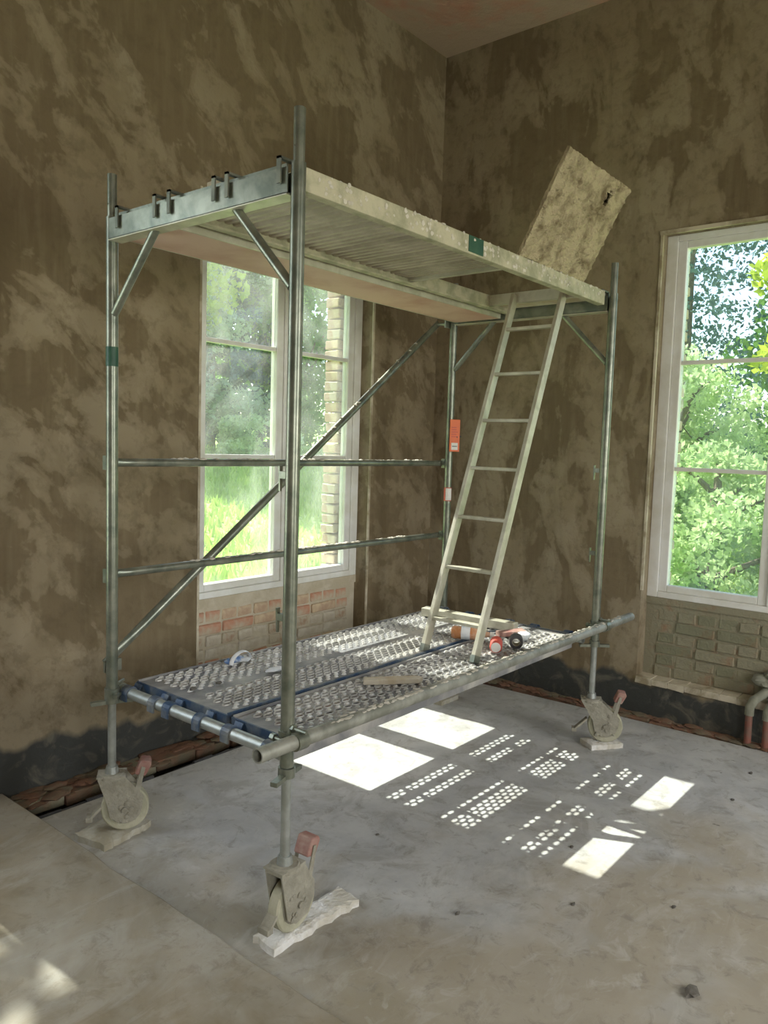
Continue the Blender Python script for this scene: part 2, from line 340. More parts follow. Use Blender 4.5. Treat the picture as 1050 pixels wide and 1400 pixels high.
for a, b in ((XW, -3.3), (-1.9, .8), (2.2, XO)): m.box(a, b, YW, YW+.3, -.3, ZC)
for a, b in ((-3.3, -1.9), (.8, 2.2)): m.box(a, b, YW, YW+.3, -.3, .8); m.box(a, b, YW, YW+.3, 3.2, ZC)
struct('wall_back', m, 'wall_a')
struct('wall_near', MB().box(XW-.3, XW, YW, YO, -.3, ZC), 'wall_b')
struct('ceiling', MB().box(XW-.3, XO, YW, YO, ZC, ZC+.15), 'ceiling', 'reddish patchy plastered ceiling')

# floor: slab with its skew edges, earth trench below, earthier screed strip near the camera
m = MB(); m.prism([(3.035, .372), (3.10, -1.03), (3.125, -1.9), (3.16, -4), (3.16, YW+.3), (-5.2, YW+.3), (-5.2, .372)], 'z', -.06, 0)
floor = struct('floor', m, 'floor', 'grey dusty concrete floor with sun patches')
struct('floor', MB().box(XW, XO-.05, YW+.3, YO-.05, -.35, -.085), 'subfloor', 'dark earth gap along the walls')
r = random.Random(5); edge = []; y = YA-.005
while y > -6.0: edge.append((-.175 + r.uniform(-.008, .008), y)); y -= .16
m = MB(); m.prism([(-5.2, YA-.005)] + edge + [(-5.2, edge[-1][1])], 'z', -.02, .045)
o = struct('floor', m, 'screed', 'raised earthy brown screed in the lower left foreground', bev=.008)

# bricks of the window parapets, outer reveals and footings
r = random.Random(11)
def brick_lib(mats, dims, n=5): return [bevelled_brick('brick', dims, mt, r) for mt in mats for _ in range(n)]
full = [brick_lib(['brick', 'brick', 'brick_c'], (.245, .06, .064), 3), brick_lib(['brick_b', 'brick_w'], (.245, .06, .066), 4)]
half = [brick_lib(['brick', 'brick', 'brick_c'], (.115, .06, .064), 3), brick_lib(['brick_b', 'brick_w', 'brick_w'], (.115, .06, .066), 4)]
fullg = [brick_lib(['brick_g', 'brick_h'], (.245, .06, .066), 5)]*2
halfg = [brick_lib(['brick_g', 'brick_h'], (.115, .06, .066), 5)]*2
def parapet(t0, t1, depth_axis, face, parent, fl, hf):
    # stretcher courses with a header course now and then; face = coordinate of brick face, wall behind
    z = ZN+.045; k = 0
    while z < ZS-.06:
        t = min(t0, t1) + .01; tm = max(t0, t1) - .01; header = k % 2
        if not header and k % 4: t += 0
        while t < tm-.05:
            ln = .115 if header else .245
            if t == min(t0, t1)+.01 and k % 4 == 2: ln = .115
            if t+ln > tm: ln = .115
            if t+ln > tm+.03: break
            me = r.choice((hf if ln < .2 else fl)[(0, 1, 1, 0)[(k+3) % 4]]); pr = r.uniform(-.006, .008); c = t+ln/2
            if depth_axis == 'y': place_mesh('brick', me, (c, face+.03+pr, z), parent, (r.uniform(-.02, .02), r.uniform(-.02, .02), r.uniform(-.02, .02)))
            else: place_mesh('brick', me, (face+.03+pr, c, z), parent, (r.uniform(-.02, .02), r.uniform(-.02, .02), PI/2 + r.uniform(-.02, .02)))
            t += ln+.013
        z += .076; k += 1
m = MB().box(WA0, WA1, .784, YO, ZN-.02, ZS); m.box(WA0, WA1, .77, .8, .735, ZS)
p = struct('wall_left', m, 'mortar', 'brick parapet below the left window'); parapet(WA0, WA1, 'y', .775, p, full, half)
m = MB().box(3.333, XO, WB1, WB0, ZN-.02, ZS); m.box(3.32, 3.35, WB1, WB0, .745, ZS)
p = struct('wall_right', m, 'brick_g', 'dusty brick parapet below the right window'); parapet(WB1, WB0, 'x', 3.325, p, fullg, halfg)
# mortar ledge in the right niche
m = MB(); n = 14
for i in range(n):
    a = WB0-.0-(WB0-WB1)*i/n; b = WB0-(WB0-WB1)*(i+1)/n
    m.rough_box(XB-.012, 3.34, b, a, ZN-.03, ZN+.012, .004, r)
struct('trim_1', m, 'bead', 'sandy mortar ledge under the right brick parapet')
# outer brick reveals
jl = brick_lib(['brick_c', 'brick_b', 'brick_c'], (.15, .13, .064), 3)
z = ZS+.04
ja = thing('trim_2', 'stacked brick outer jamb seen through the left window', None, (0, 0, 0), kind='structure')
jb = thing('trim_3', 'pale brick outer jamb seen through the right window', None, (0, 0, 0), kind='structure')
while z < 3.2:
    for x0 in (WA0-.02, 2.375): place_mesh('brick', r.choice(jl), (x0+r.uniform(-.012, .012), .925+r.uniform(-.004, .004), z), ja, (r.uniform(-.03, .03), r.uniform(-.03, .03), r.uniform(-.04, .04)))
    for y0 in (WB0+.035-.045,): place_mesh('brick', r.choice(jl), (3.475+r.uniform(-.004, .004), y0+r.uniform(-.01, .01), z), jb, (r.uniform(-.03, .03), r.uniform(-.03, .03), PI/2+r.uniform(-.04, .04)))
    z += .0735
# footing brick course at the wall foot
ft = brick_lib(['brick_old', 'brick_old', 'brick_g'], (.25, .15, .06), 4)
fa = thing('trim_4', 'reddish brick footing course along the foot of the left wall', None, (0, 0, 0), kind='structure')
fb = thing('trim_5', 'reddish brick footing course along the foot of the right wall', None, (0, 0, 0), kind='structure')
x = -.05
while x < 3.1:
    place_mesh('brick', r.choice(ft), (x, .60+r.uniform(-.012, .012), -.030+r.uniform(-.010, .010)), fa, (r.uniform(-.05, .05), r.uniform(-.03, .03), r.uniform(-.05, .05))); x += .254
y = .45
while y > -2.9:
    place_mesh('brick', r.choice(ft), (3.205+r.uniform(-.01, .01), y, -.022+r.uniform(-.010, .010)), fb, (r.uniform(-.05, .05), r.uniform(-.03, .03), PI/2+r.uniform(-.04, .04))); y -= .254
q = MB()
for _ in range(260):
    x = r.uniform(-.15, 3.1); q.lump((x, .60+r.uniform(-.085, .06), r.uniform(-.01, .012)), r.uniform(.012, .045), (1.8, .9, .35), .35, 1, r)
q.build('mortar_crumbs', 'brick_old', fa)['kind'] = 'stuff'
q = MB()
for _ in range(260):
    y = r.uniform(-2.9, .6); q.lump((3.19+r.uniform(-.06, .03), y, r.uniform(-.005, .014)), r.uniform(.012, .042), (.9, 1.8, .35), .35, 1, r)
q.build('mortar_crumbs', 'brick_old', fb)['kind'] = 'stuff'
# edge strips of foam between slab and footing
m = MB()
for i in range(26):
    a = -.15+i*.125; m.rough_box(a, a+.125, .380, .395, -.09, r.uniform(-.01, .012), .003, r)
struct('baseboard_left', m, 'black', 'dark foam edge strip along the slab by the left wall')
# corner beads round the openings
m = MB(); m.box(WA1-.004, WA1+.016, YA-.004, YA+.004, ZN, ZT); m.box(WA0-.012, WA0+.004, YA-.003, YA+.004, ZN, ZT)
struct('trim_6', m, 'bead', 'light corner bead beside the left window')
m = MB(); m.box(XB-.006, XB+.01, WB0-.010, WB0+.006, .84, ZT+.012); m.box(XB-.008, XB+.01, WB1, WB0+.012, ZT-.012, ZT+.012)
struct('trim_7', m, 'bead', 'light corner bead around the right window opening')

# ------------------------------------------------------------------ windows
def window(name, label, T, t0, t1, dead):
    """T maps (t along wall, depth from frame face, z) to world; t0..t1 opening"""
    w = thing(name, label, None, T(t0, 0, ZS), kind='structure')
    s = 1 if t1 > t0 else -1
    def bx(mb, a, b, d0, d1, z0, z1):
        p, q = T(a, d0, z0), T(b, d1, z1); return mb.box(min(p[0], q[0]), max(p[0], q[0]), min(p[1], q[1]), max(p[1], q[1]), z0, z1)
    mb = MB(); e = .07
    bx(mb, t0, t0+s*e, 0, .075, ZS, ZT); bx(mb, t1-s*e, t1, 0, .075, ZS, ZT); bx(mb, t0+s*e, t1-s*e, 0, .075, ZS, ZS+.04); bx(mb, t0+s*e, t1-s*e, 0, .075, ZT-.04, ZT)
    mb.build('frame', 'white_frame', w, bev=.004)
    mid = t0+s*(.775)
    bx(MB(), mid-s*.035, mid+s*.035, .0, .07, ZS+.04, ZT-.04).build('mullion', 'white_frame', w, bev=.004)
    for a, b in ((t0+s*e, mid-s*.035), (mid+s*.035, t1-s*e)):
        sash = MB(); g = .056; z0, z1 = ZS+.04, ZT-.04
        bx(sash, a, a+s*g, .012, .07, z0, z1); bx(sash, b-s*g, b, .012, .07, z0, z1)
        bx(sash, a+s*g, b-s*g, .012, .07, z0, z0+.045); bx(sash, a+s*g, b-s*g, .012, .07, z1-.045, z1)
        so_ = sash.build('sash', 'white_frame', w, bev=.005)
        zb = [z0+.045, 1.645, 2.332, z1-.045]
        for zz in zb[1:3]:
            bx(MB(), a+s*g, b-s*g, .022, .058, zz-.013, zz+.013).build('glazing_bar', 'white_frame', so_, bev=.003)
        for i in range(3):
            lo = zb[i] + (.013 if i else 0); hi = zb[i+1] - (.013 if i < 2 else 0)
            bx(MB(), a+s*g, b-s*g, .036, .042, lo, hi).build('pane', 'glass', so_)
    return w
window('window_1', 'tall white two-sash window in the left wall, seen through the scaffold', lambda t, d, z: (t, .77+d, z), WA0, WA1, 0)
window('window_2', 'tall white window in the right wall, cut by the right edge', lambda t, d, z: (3.32+d, t, z), WB0, WB1, 0)
window('window_3', 'window of the left wall beside the camera', lambda t, d, z: (t, .77+d, z), -2.15, -.53, 0)
# outside sills with rubble
m = MB()
for i in range(12): m.rough_box(WA0+i*.124, WA0+(i+1)*.124, .85, 1.02, .72, .80+r.uniform(-.01, .012), .006, r)
struct('trim_8', m, 'sill_out', 'bright rubble sill outside the left window')
m = MB()
for i in range(12): m.rough_box(3.40, 3.57, WB1+i*.124, WB1+(i+1)*.124, .72, .80+r.uniform(-.01, .012), .006, r)
struct('trim_9', m, 'sill_out', 'bright rubble sill outside the right window')

# ================================================================== SCAFFOLD
ZF = .638; ZTOP = 2.638; ZSP = 2.808; ZTR = 2.541
def end_frame(x, label, face):
    f = thing('scaffold_frame', label, 'scaffold frame', (x, 0, ZF), group=None)
    R_ = .0242
    for y in (0, -W):
        MB().pipe((x, y, ZF), (x, y, ZTOP), R_).build('post', 'galv', f)
        m = MB(); m.pipe((x, y, ZTOP-.02), (x, y, ZSP), .0192); m.lump((x+face*.0185, y, ZTOP+.05), .005, j=0); m.build('spigot', 'galv', f)
        # wedge-lock boxes for the guard rails, at two heights, on the inner side of the post
        for z in (1.634, 1.150):
            q = MB(); q.box(x-.012, x+.012, y+.024, y+.052, z-.03, z+.03) if y == 0 else q.box(x-.008-face*.0, x+.008, y+.024, y+.058, z-.012, z+.012)
            if y < 0: q.add([(x-.008, y+.055, z+.03), (x+.008, y+.055, z+.03), (x+.008, y+.062, z+.03), (x-.008, y+.062, z+.03), (x-.004, y+.055, z-.055), (x+.004, y+.055, z-.055), (x+.004, y+.062, z-.055), (x-.004, y+.062, z-.055)], [(0,1,2,3),(4,7,6,5),(0,4,5,1),(1,5,6,2),(2,6,7,3),(3,7,4,0)])
            q.build('wedge_lock', 'galv', f)
    # U-shaped top transom: web outside, flanges pointing up, lock strip with holes above it
    m = MB(); h0, h1 = ZTR, 2.625; y0, y1 = -W+.022, -.022
    m.box(x-.028, x+.028, y0, y1, h0, h0+.004); m.box(x-.028, x-.024, y0, y1, h0, h1); m.box(x+.024, x+.028, y0, y1, h0, h1)
    m.build('transom', 'galv', f); MB().box(x-.031, x+.031, y0, y1, h0-.004, h0).build('bottom_flange', 'alu', f)
    m = MB(); m.box(x-.004, x+.004, y0+.03, y1-.03, h1-.03, h1+.022)
    for k in range(7): m.tube([(x-.010, -.12-k*.145, h1+.004), (x+.010, -.12-k*.145, h1+.004)], .009, 10)
    m.build('lock_strip', 'galv', f)
    # gusset braces
    for y, s in ((0, -1), (-W, 1)):
        MB().tube([(x, y+s*.02, 2.25), (x, y+s*.31, 2.548)], .0165, 12).build('gusset_brace', 'galv', f)
    return f
fn = end_frame(0, 'near galvanised scaffold end frame, its tall post in front of the window', -1)
ff = end_frame(L, 'far galvanised scaffold end frame between the corner and the right window', 1)
o = MB().pipe((0, 0, 2.035), (0, 0, 2.115), .0252, .002).build('colour_band', 'green', fn); tag(o, 'dark green painted band on the left post')
o = MB().pipe((L, 0, 1.385), (L, 0, 1.475), .0252, .002).build('colour_band', 'red', ff); tag(o, 'red and white sticker band')
q = MB(); n = 8
for k in range(n):
    a0 = PI*1.02+k*PI*.55/n; a1 = PI*1.02+(k+1)*PI*.55/n; R2 = .0262
    q.add([(L+R2*math.cos(a), R2*math.sin(a), z) for a, z in ((a0, 1.39), (a1, 1.39), (a1, 1.47), (a0, 1.47))] + [(L+.0245*math.cos(a), .0245*math.sin(a), z) for a, z in ((a0, 1.39), (a1, 1.39), (a1, 1.47), (a0, 1.47))],
          [(0,1,2,3),(7,6,5,4),(0,4,5,1),(1,5,6,2),(2,6,7,3),(3,7,4,0)])
q.build('white_patch', 'white', o)

# guard rails with flattened ends and mortar crust
def splash_on(parent, a, b, rad, n, seed, size=.010):
    rr = random.Random(seed); q = MB(); a = Vector(a); b = Vector(b)
    for _ in range(n):
        p = a.lerp(b, rr.random()); s = size*rr.uniform(.4, 1.1)
        q.lump((p.x+rr.uniform(-.008, .008)*0, p.y+rr.uniform(-.010, .010), p.z+rad-.001), s, (1.8, .9, .55), .3, 1, rr)
    o = q.build('mortar_splash', 'splash', parent); o['kind'] = 'stuff'; return o
for z, lb in ((1.634, 'upper horizontal guard rail tube crusted with mortar, left side of scaffold'), (1.150, 'lower horizontal guard rail tube crusted with mortar, left side of scaffold')):
    g = thing('guard_rail', lb, 'guard rail', (0, .052, z), group='guard rails')
    y = .052+.012; xs = [.026, .045, .07, .11, .15, L-.14, L-.10, L-.05, L, L+.04]
    sq = [(.35, 1.05), (.35, 1.05), (.45, 1.0), (.9, .95), (1, 1), (1, 1), (.9, .95), (.45, 1), (.35, 1.05), (.35, 1.05)]
    MB().tube([(x, y, z) for x in xs], .0185, 14, True, sq).build('tube', 'galv', g)
    for x in (.035, L): MB().tube([(x, y-.022, z), (x, y+.022, z)], .011, 10).build('fixing_bolt', 'galv', g)
    splash_on(g, (.35, y, z), (L-.2, y, z), .0185, 60, int(z*100), .0115)
g = thing('diagonal_brace', 'long diagonal scaffold brace tube rising from the near left post to the far post', 'brace', (0, .085, .74))
a, b = Vector((.03, .105, .745)), Vector((L-.03, .105, 2.555)); pts = [a.lerp(b, t) for t in (0, .02, .05, .08, .92, .95, .98, 1)]
MB().tube(pts, .021, 14, True, [(.35, 1.05), (.35, 1.05), (.7, 1), (1, 1), (1, 1), (.7, 1), (.35, 1.05), (.35, 1.05)]).build('tube', 'galv', g)
q = MB(); q.tube([(.045, .030, .757), (.045, .118, .757)], .011, 10); q.box(-.02, .06, .022, .034, .73, .78); q.build('end_fixing', 'galv', g)
q = MB(); q.tube([(L-.045, .030, 2.545), (L-.045, .118, 2.545)], .011, 10); q.box(L-.06, L+.02, .022, .034, 2.52, 2.57); q.build('end_fixing', 'galv', g)
splash_on(g, pts[3].lerp(pts[4], .5), pts[4], .019, 26, 5, .012)

# lower tubes and couplers
ZL = .642
def coupler(parent, c, axis_a, axis_b, gap):
    """right-angle coupler: two collars (round axis_a at c, round axis_b at c+gap) and bolts"""
    q = MB(); c = Vector(c); c2 = c+Vector(gap)
    for cc, ax in ((c, Vector(axis_a)), (c2, Vector(axis_b))):
        q.pipe(cc-ax*.024, cc+ax*.024, .0315, .006, 18)
    q.bar(c.lerp(c2, .35), c.lerp(c2, .65), .05, .05)
    for cc, ax in ((c, Vector(axis_a)), (c2, Vector(axis_b))):
        side = ax.cross(Vector(gap).normalized()); e = cc+side*.036
        q.tube([e-Vector(gap).normalized()*.035, e+Vector(gap).normalized()*.035], .007, 8); q.tube([e+Vector(gap).normalized()*.022, e+Vector(gap).normalized()*.04], .013, 6)
    return q.build('coupler', 'galv', parent)
for x, lb in ((.055, 'bright short scaffold tube carrying the lower decks at the near end'), (L-.055, 'short scaffold tube carrying the lower decks at the far end')):
    t = thing('cross_tube', lb, 'scaffold tube', (x, -W/2, ZL), group='lower cross tubes')
    MB().pipe((x, .10, ZL), (x, -W+.045, ZL), .0242).build('tube', 'galv_b', t)
    s = -1 if x < 1 else 1
    coupler(t, (x, .03, ZL), (0, 1, 0), (0, 0, 1), (s*.055, -.03, 0))
t = thing('long_tube', 'long mortar-crusted scaffold tube along the right edge of the lower decks', 'scaffold tube', (0, -1.145, .735))
MB().pipe((-.185, -1.145, .744), (2.87, -1.145, .728), .0255, .005, 24).build('tube', 'galv_c', t)
coupler(t, (0, -1.145, .742), (1, 0, 0), (0, 0, 1), (0, .057, 0)); coupler(t, (L, -1.145, .730), (1, 0, 0), (0, 0, 1), (0, .057, 0))
rr = random.Random(4); q = MB()
for _ in range(240):
    x = rr.uniform(.15, 2.75); q.lump((x, -1.145+rr.uniform(-.016, .014), .742-.0053*x+.0235), .009*rr.uniform(.4, 1.1), (2.2, 1, .5), .3, 1, rr)
q.build('mortar_splash', 'splash', t)['kind'] = 'stuff'

# ------------------------------------------------------------------ lower perforated decks
def perf_plate(x0, x1, rows, y_lo, y_hi, zt, px=.054, h=.028):
    """steel sheet; rows = [(y, 'h' or 'd')]: h rows have real punched holes with lips, d rows raised dimples.
    Returns the sheet and the dimples/lips"""
    m = MB(); dm = MB(); y = y_lo; rows = sorted(rows)
    A8 = [0, PI/4, PI/2, 3*PI/4, PI, 5*PI/4, 3*PI/2, 7*PI/4]
    for i, (yc, kind) in enumerate(rows):
        off = 0 if i % 2 == 0 else px/2; xa = x0+.05+off; n = int((x1-.05-xa)/px); xe = xa+n*px
        if kind == 'd':
            for k in range(n):
                cx = xa+(k+.5)*px; vs = [(cx+.015*math.cos(t), yc+.0105*math.sin(t), zt+.0002) for t in A8] + [(cx+.009*math.cos(t), yc+.0065*math.sin(t), zt+.007) for t in A8]
                dm.add(vs, [(j, (j+1)%8, 8+(j+1)%8, 8+j) for j in range(8)] + [tuple(range(8, 16))])
            continue
        ya, yb = yc-h/2, yc+h/2
        if ya > y+1e-6: m.add([(x0, y, zt), (x1, y, zt), (x1, ya, zt), (x0, ya, zt)], [(0, 1, 2, 3)])
        y = yb
        m.add([(x0, ya, zt), (xa, ya, zt), (xa, yb, zt), (x0, yb, zt)], [(0, 1, 2, 3)]); m.add([(xe, ya, zt), (x1, ya, zt), (x1, yb, zt), (xe, yb, zt)], [(0, 1, 2, 3)])
        for k in range(n):
            a = xa+k*px; b = a+px; cx = (a+b)/2; rx = .0238; ry = .0138
            o8 = [(b, yc), (b, yb), (cx, yb), (a, yb), (a, yc), (a, ya), (cx, ya), (b, ya)]
            i8 = [(cx+rx*math.cos(t), yc+ry*math.sin(t)) for t in A8]
            m.add([(p[0], p[1], zt) for p in o8] + [(p[0], p[1], zt) for p in i8], [(j, (j+1)%8, 8+(j+1)%8, 8+j) for j in range(8)])
            dm.add([(p[0], p[1], zt) for p in i8] + [(cx+rx*.93*math.cos(t), yc+ry*.93*math.sin(t), zt+.0065) for t in A8], [(j, (j+1)%8, 8+(j+1)%8, 8+j) for j in range(8)])
    m.add([(x0, y, zt), (x1, y, zt), (x1, y_hi, zt), (x0, y_hi, zt)], [(0, 1, 2, 3)])
    return m, dm
def claw(parent, x, y, zc, s, mat, w=.045):
    """hook over a tube at (x, zc); s = +1 when the deck lies towards +x"""
    q = MB(); pts = []
    for k in range(9):
        t = PI*(1.12-.0)*k/8 - .12*PI      # from the deck side over the top and down the outer side
        pts.append((x+s*math.cos(t)*.031, zc+math.sin(t)*.031))
    pts = [(x+s*.075, zc+.024), (x+s*.045, zc+.030)] + [p for p in pts if True][1:] + [(x-s*.031, zc-.030)]
    th = .007; n = len(pts); o = []
    for i, p in enumerate(pts):
        a = Vector(pts[max(i-1, 0)]); b = Vector(pts[min(i+1, n-1)]); d = (b-a).normalized(); nn = Vector((-d.y, d.x)); c = Vector((x, zc))
        if (Vector(p)+nn-c).length < (Vector(p)-c).length: nn = -nn
        o.append((p, (p[0]+nn.x*th, p[1]+nn.y*th)))
    for i in range(n-1):
        A, B = o[i], o[i+1]; vs = [(A[0][0], y-w/2, A[0][1]), (A[1][0], y-w/2, A[1][1]), (B[1][0], y-w/2, B[1][1]), (B[0][0], y-w/2, B[0][1])]
        vs += [(v[0], y+w/2, v[2]) for v in vs]; q.add(vs, [(0,1,2,3),(7,6,5,4),(0,4,5,1),(1,5,6,2),(2,6,7,3),(3,7,4,0)])
    return q.build('claw', mat, parent)
ZD = .672
def low_deck(label, y0, y1, zones, claws, g):
    d = thing('perforated_deck', label, 'scaffold deck', (L/2, (y0+y1)/2, ZD-.07), group=g)
    xa, xb = .115, L-.115
    pm, dm = perf_plate(xa, xb, zones, y0+.002, y1-.002, ZD)
    pm.build('perforated_plate', 'plate', d, recalc=False); dm.build('raised_studs', 'dimple', d, recalc=False)['kind'] = 'stuff'
    for y in (y0, y1-.006): MB().box(xa, xb, y, y+.006, ZD-.075, ZD+.010).build('side_rail', 'blue' if y1 > -.5 and y == y0 else 'plate', d)
    for x in (xa-.008, xb): MB().box(x, x+.008, y0, y1, ZD-.055, ZD+.004).build('end_rail', 'blue', d)
    for k in range(1, 4): MB().box(xa+(xb-xa)*k/4-.015, xa+(xb-xa)*k/4+.015, y0+.006, y1-.006, ZD-.03, ZD-.002).build('cross_rib', 'plate', d)
    for y in claws:
        claw(d, .055, y, ZL, 1, 'blue'); claw(d, L-.055, y, ZL, -1, 'blue')
    return d
low_deck('wide blue-edged perforated steel deck on the lower level, left side toward the window', -.635, -.02, [(-.042, 'd'), (-.068, 'h'), (-.096, 'h'), (-.126, 'd'), (-.153, 'd'), (-.180, 'h'), (-.208, 'h'), (-.238, 'd'), (-.264, 'd'), (-.290, 'd'), (-.388, 'h'), (-.418, 'd'), (-.447, 'h'), (-.475, 'h'), (-.503, 'h'), (-.531, 'h'), (-.560, 'd'), (-.586, 'd')], (-.045, -.245, -.345, -.545), 'lower steel decks')
low_deck('narrow perforated steel deck on the lower level beside the long tube', -1.00, -.665, [(-.695, 'd'), (-.722, 'h'), (-.750, 'h'), (-.782, 'd'), (-.815, 'h'), (-.843, 'h'), (-.872, 'd'), (-.902, 'h'), (-.932, 'd'), (-.960, 'd')], (-.72, -.945), 'lower steel decks')
# dust crust on the decks
# ------------------------------------------------------------------ upper decks
ZU = 2.648
def upper_claws(parent, ys, mat='galv_d'):
    for y in ys:
        for x, s in ((0, 1), (L, -1)):
            q = MB(); xo = x-s*.034
            q.box(min(xo-.006*s, xo), max(xo-.006*s, xo), y-.009, y+.009, 2.575, 2.660); q.box(min(xo-.006*s, x+s*.06), max(xo-.006*s, x+s*.06), y-.009, y+.009, 2.652, 2.660); q.box(min(x+s*.05, x+s*.06), max(x+s*.05, x+s*.06), y-.009, y+.009, 2.60, 2.660)
            q.build('claw', mat, parent)
d = thing('timber_deck', 'narrow upper scaffold deck with pinkish plywood underside, left of the hatch deck', 'scaffold deck', (L/2, -.21, 2.548))
MB().box(.05, L-.05, -.375, -.045, 2.548, 2.560).build('plywood_underside', 'ply', d)
for y in (-.383, -.047): MB().box(.05, L-.05, y, y+.010, 2.548, 2.645).build('side_rail', 'alu', d)
MB().box(.05, L-.05, -.375, -.045, 2.625, 2.642).build('deck_top', 'wood', d)
upper_claws(d, (-.095, -.350))
d = thing('hatch_deck', 'wide upper scaffold deck with slatted underside and open ladder hatch', 'scaffold deck', (L/2, -.735, 2.575))
ye, yi = -1.062, -.412
for y, sgn in ((ye, 1), (yi, -1)):
    y0_, y1_ = (y, y+.03) if sgn > 0 else (y-.03, y)
    m = MB(); m.box(.055, L-.055, y0_, y1_, 2.575, ZU); m.box(.055, L-.055, min(y, y+sgn*.045), max(y, y+sgn*.045), 2.570, 2.580)
    m.build('side_rail', 'alu_dirty', d, bev=.003)
q = MB(); rr = random.Random(21)
for _ in range(150): q.lump((rr.uniform(.1, L-.1), ye-.001, rr.uniform(2.585, ZU)), rr.uniform(.003, .009), (1.3, .3, 1.1), .35, 1, rr)
for _ in range(90): q.lump((rr.uniform(.1, L-.1), ye+rr.uniform(0, .03), ZU-.002), rr.uniform(.004, .009), (1.5, 1, .6), .35, 1, rr)
q.build('mortar_splash', 'splash', d)['kind'] = 'stuff'
tag(MB().box(1.03, 1.145, ye-.0025, ye+.001, 2.578, 2.646).build('colour_band', 'green', d), 'dark green painted patch on the rail')
HX0, HX1 = 1.44, 2.20
# ribbed panels of the underside, seen from below
x = .075; k = 0
while x < HX0-.05:
    w = min(.235, HX0-.02-x); prof = []; n = 5
    prof = []
    for i in range(n):
        a = x+.011+(w-.022)*i/n; b = x+.011+(w-.022)*(i+1)/n
        prof += [(a, 2.618), (a+(b-a)*.25, 2.599), (a+(b-a)*.7, 2.599), (b-.0005, 2.618)]
    prof += [(x+w-.011, 2.640), (x+.011, 2.640)]
    MB().prism(prof, 'y', ye+.032, yi-.032).build('ribbed_panel', 'deckunder', d); x += w; k += 1
MB().box(.075, HX0, ye+.03, yi-.03, 2.640, 2.647).build('deck_top', 'wood', d); MB().box(HX1+.03, L-.06, ye+.03, yi-.03, 2.60, 2.647).build('deck_top', 'wood', d)
for x in (.06, HX0-.03, HX1): MB().box(x, x+.03, ye+.03, yi-.03, 2.585, 2.645).build('cross_bar', 'alu', d)
upper_claws(d, (-.441, -.703, -.774, -1.035))
# open hatch lid, leaning outward from the right rail, thick with plaster
lid0 = Vector((0, -1.05, 2.655)); ldir = Vector((0, -.232, .440)).normalized(); lnor = Vector((0, ldir.z, -ldir.y)); LH = .50
m = MB(); xs = np.linspace(1.465, 2.155, 47); zs_ = np.linspace(0, LH, 35); rr = random.Random(9)
def lidpt(x, t, off): p = lid0+ldir*t+lnor*off; return (x, p.y, p.z)
hole = (1.965, .405)
idx = {}; vs = []
for side in (0, 1):
    for i, x in enumerate(xs):
        for j, t in enumerate(zs_):
            e = (i in (0, len(xs)-1)) or (j in (0, len(zs_)-1)); dx = rr.uniform(-.004, .003) if e else 0; dt = rr.uniform(-.005, .002) if e else 0
            off = (-.012 if side == 0 else .006) + (0 if e else (-rr.random()**2*.017 if side == 0 else rr.random()**2*.013))
            if side == 0 and (i % 5 == 0): off += 0
            vs.append(lidpt(x+dx, t+dt, off)); idx[(side, i, j)] = len(vs)-1
fs = []
nh = lambda i, j: (((xs[i]+xs[i+1])/2-hole[0])/.022)**2 + (((zs_[j]+zs_[j+1])/2-hole[1])/.034)**2 < 1
for i in range(len(xs)-1):
    for j in range(len(zs_)-1):
        if nh(i, j):
            for (a, b) in (((i, j), (i+1, j)), ((i+1, j), (i+1, j+1)), ((i+1, j+1), (i, j+1)), ((i, j+1), (i, j))):
                fs.append((idx[(0, *a)], idx[(0, *b)], idx[(1, *b)], idx[(1, *a)]))
            continue
        for sd in (0, 1): fs.append((idx[(sd, i, j)], idx[(sd, i+1, j)], idx[(sd, i+1, j+1)], idx[(sd, i, j+1)]))
for i in range(len(xs)-1):
    for j in (0, len(zs_)-1): fs.append((idx[(0, i, j)], idx[(0, i+1, j)], idx[(1, i+1, j)], idx[(1, i, j)]))
for j in range(len(zs_)-1):
    for i in (0, len(xs)-1): fs.append((idx[(0, i, j)], idx[(0, i, j+1)], idx[(1, i, j+1)], idx[(1, i, j)]))
m.add(vs, fs, True)
lid = m.build('hatch_lid', 'lidply', d); tag(lid, 'open hatch lid caked with sandy plaster, with a dark hand hole')
for x in (1.60, 2.02): MB().tube([(x-.035, -1.052, 2.658), (x+.035, -1.052, 2.658)], .009, 8).build('hinge', 'galv', lid)

# ------------------------------------------------------------------ ladder
f0, f1 = Vector((1.428, 0, .680)), Vector((2.198, 0, 2.628))
ld = (f1-f0).normalized(); ln = Vector((ld.z, 0, -ld.x))
lad = thing('ladder', 'light aluminium ladder leaning from the lower deck up into the open hatch', 'ladder', (1.43, -.77, .68))
for y in (-.615, -.925):
    s = 1 if y > -.7 else -1; m = MB(); a, b = f0+Vector((0, y, 0)), f1+Vector((0, y, 0))
    m.bar(a, b, .004 if 0 else .022, .052, ln); o = m.build('side_rail', 'alu', lad, bev=.002)
    z = MB(); z.bar(a-ld*.002, a+ld*.035, .026, .056, ln); z.build('foot_cap', 'galv', lad)
for k in range(8):
    t = (.15+k*.2622); c = f0+ld*((.848-.68+ (k)*.2622)/ld.z)
    if c.z > 2.66: break
    m = MB(); m.bar(c+Vector((0, -.604-.01, 0)), c+Vector((0, -.926+.01+.0, 0)), .040, .018, (0, 0, 1)); m.build('rung', 'alu', lad, bev=.003)

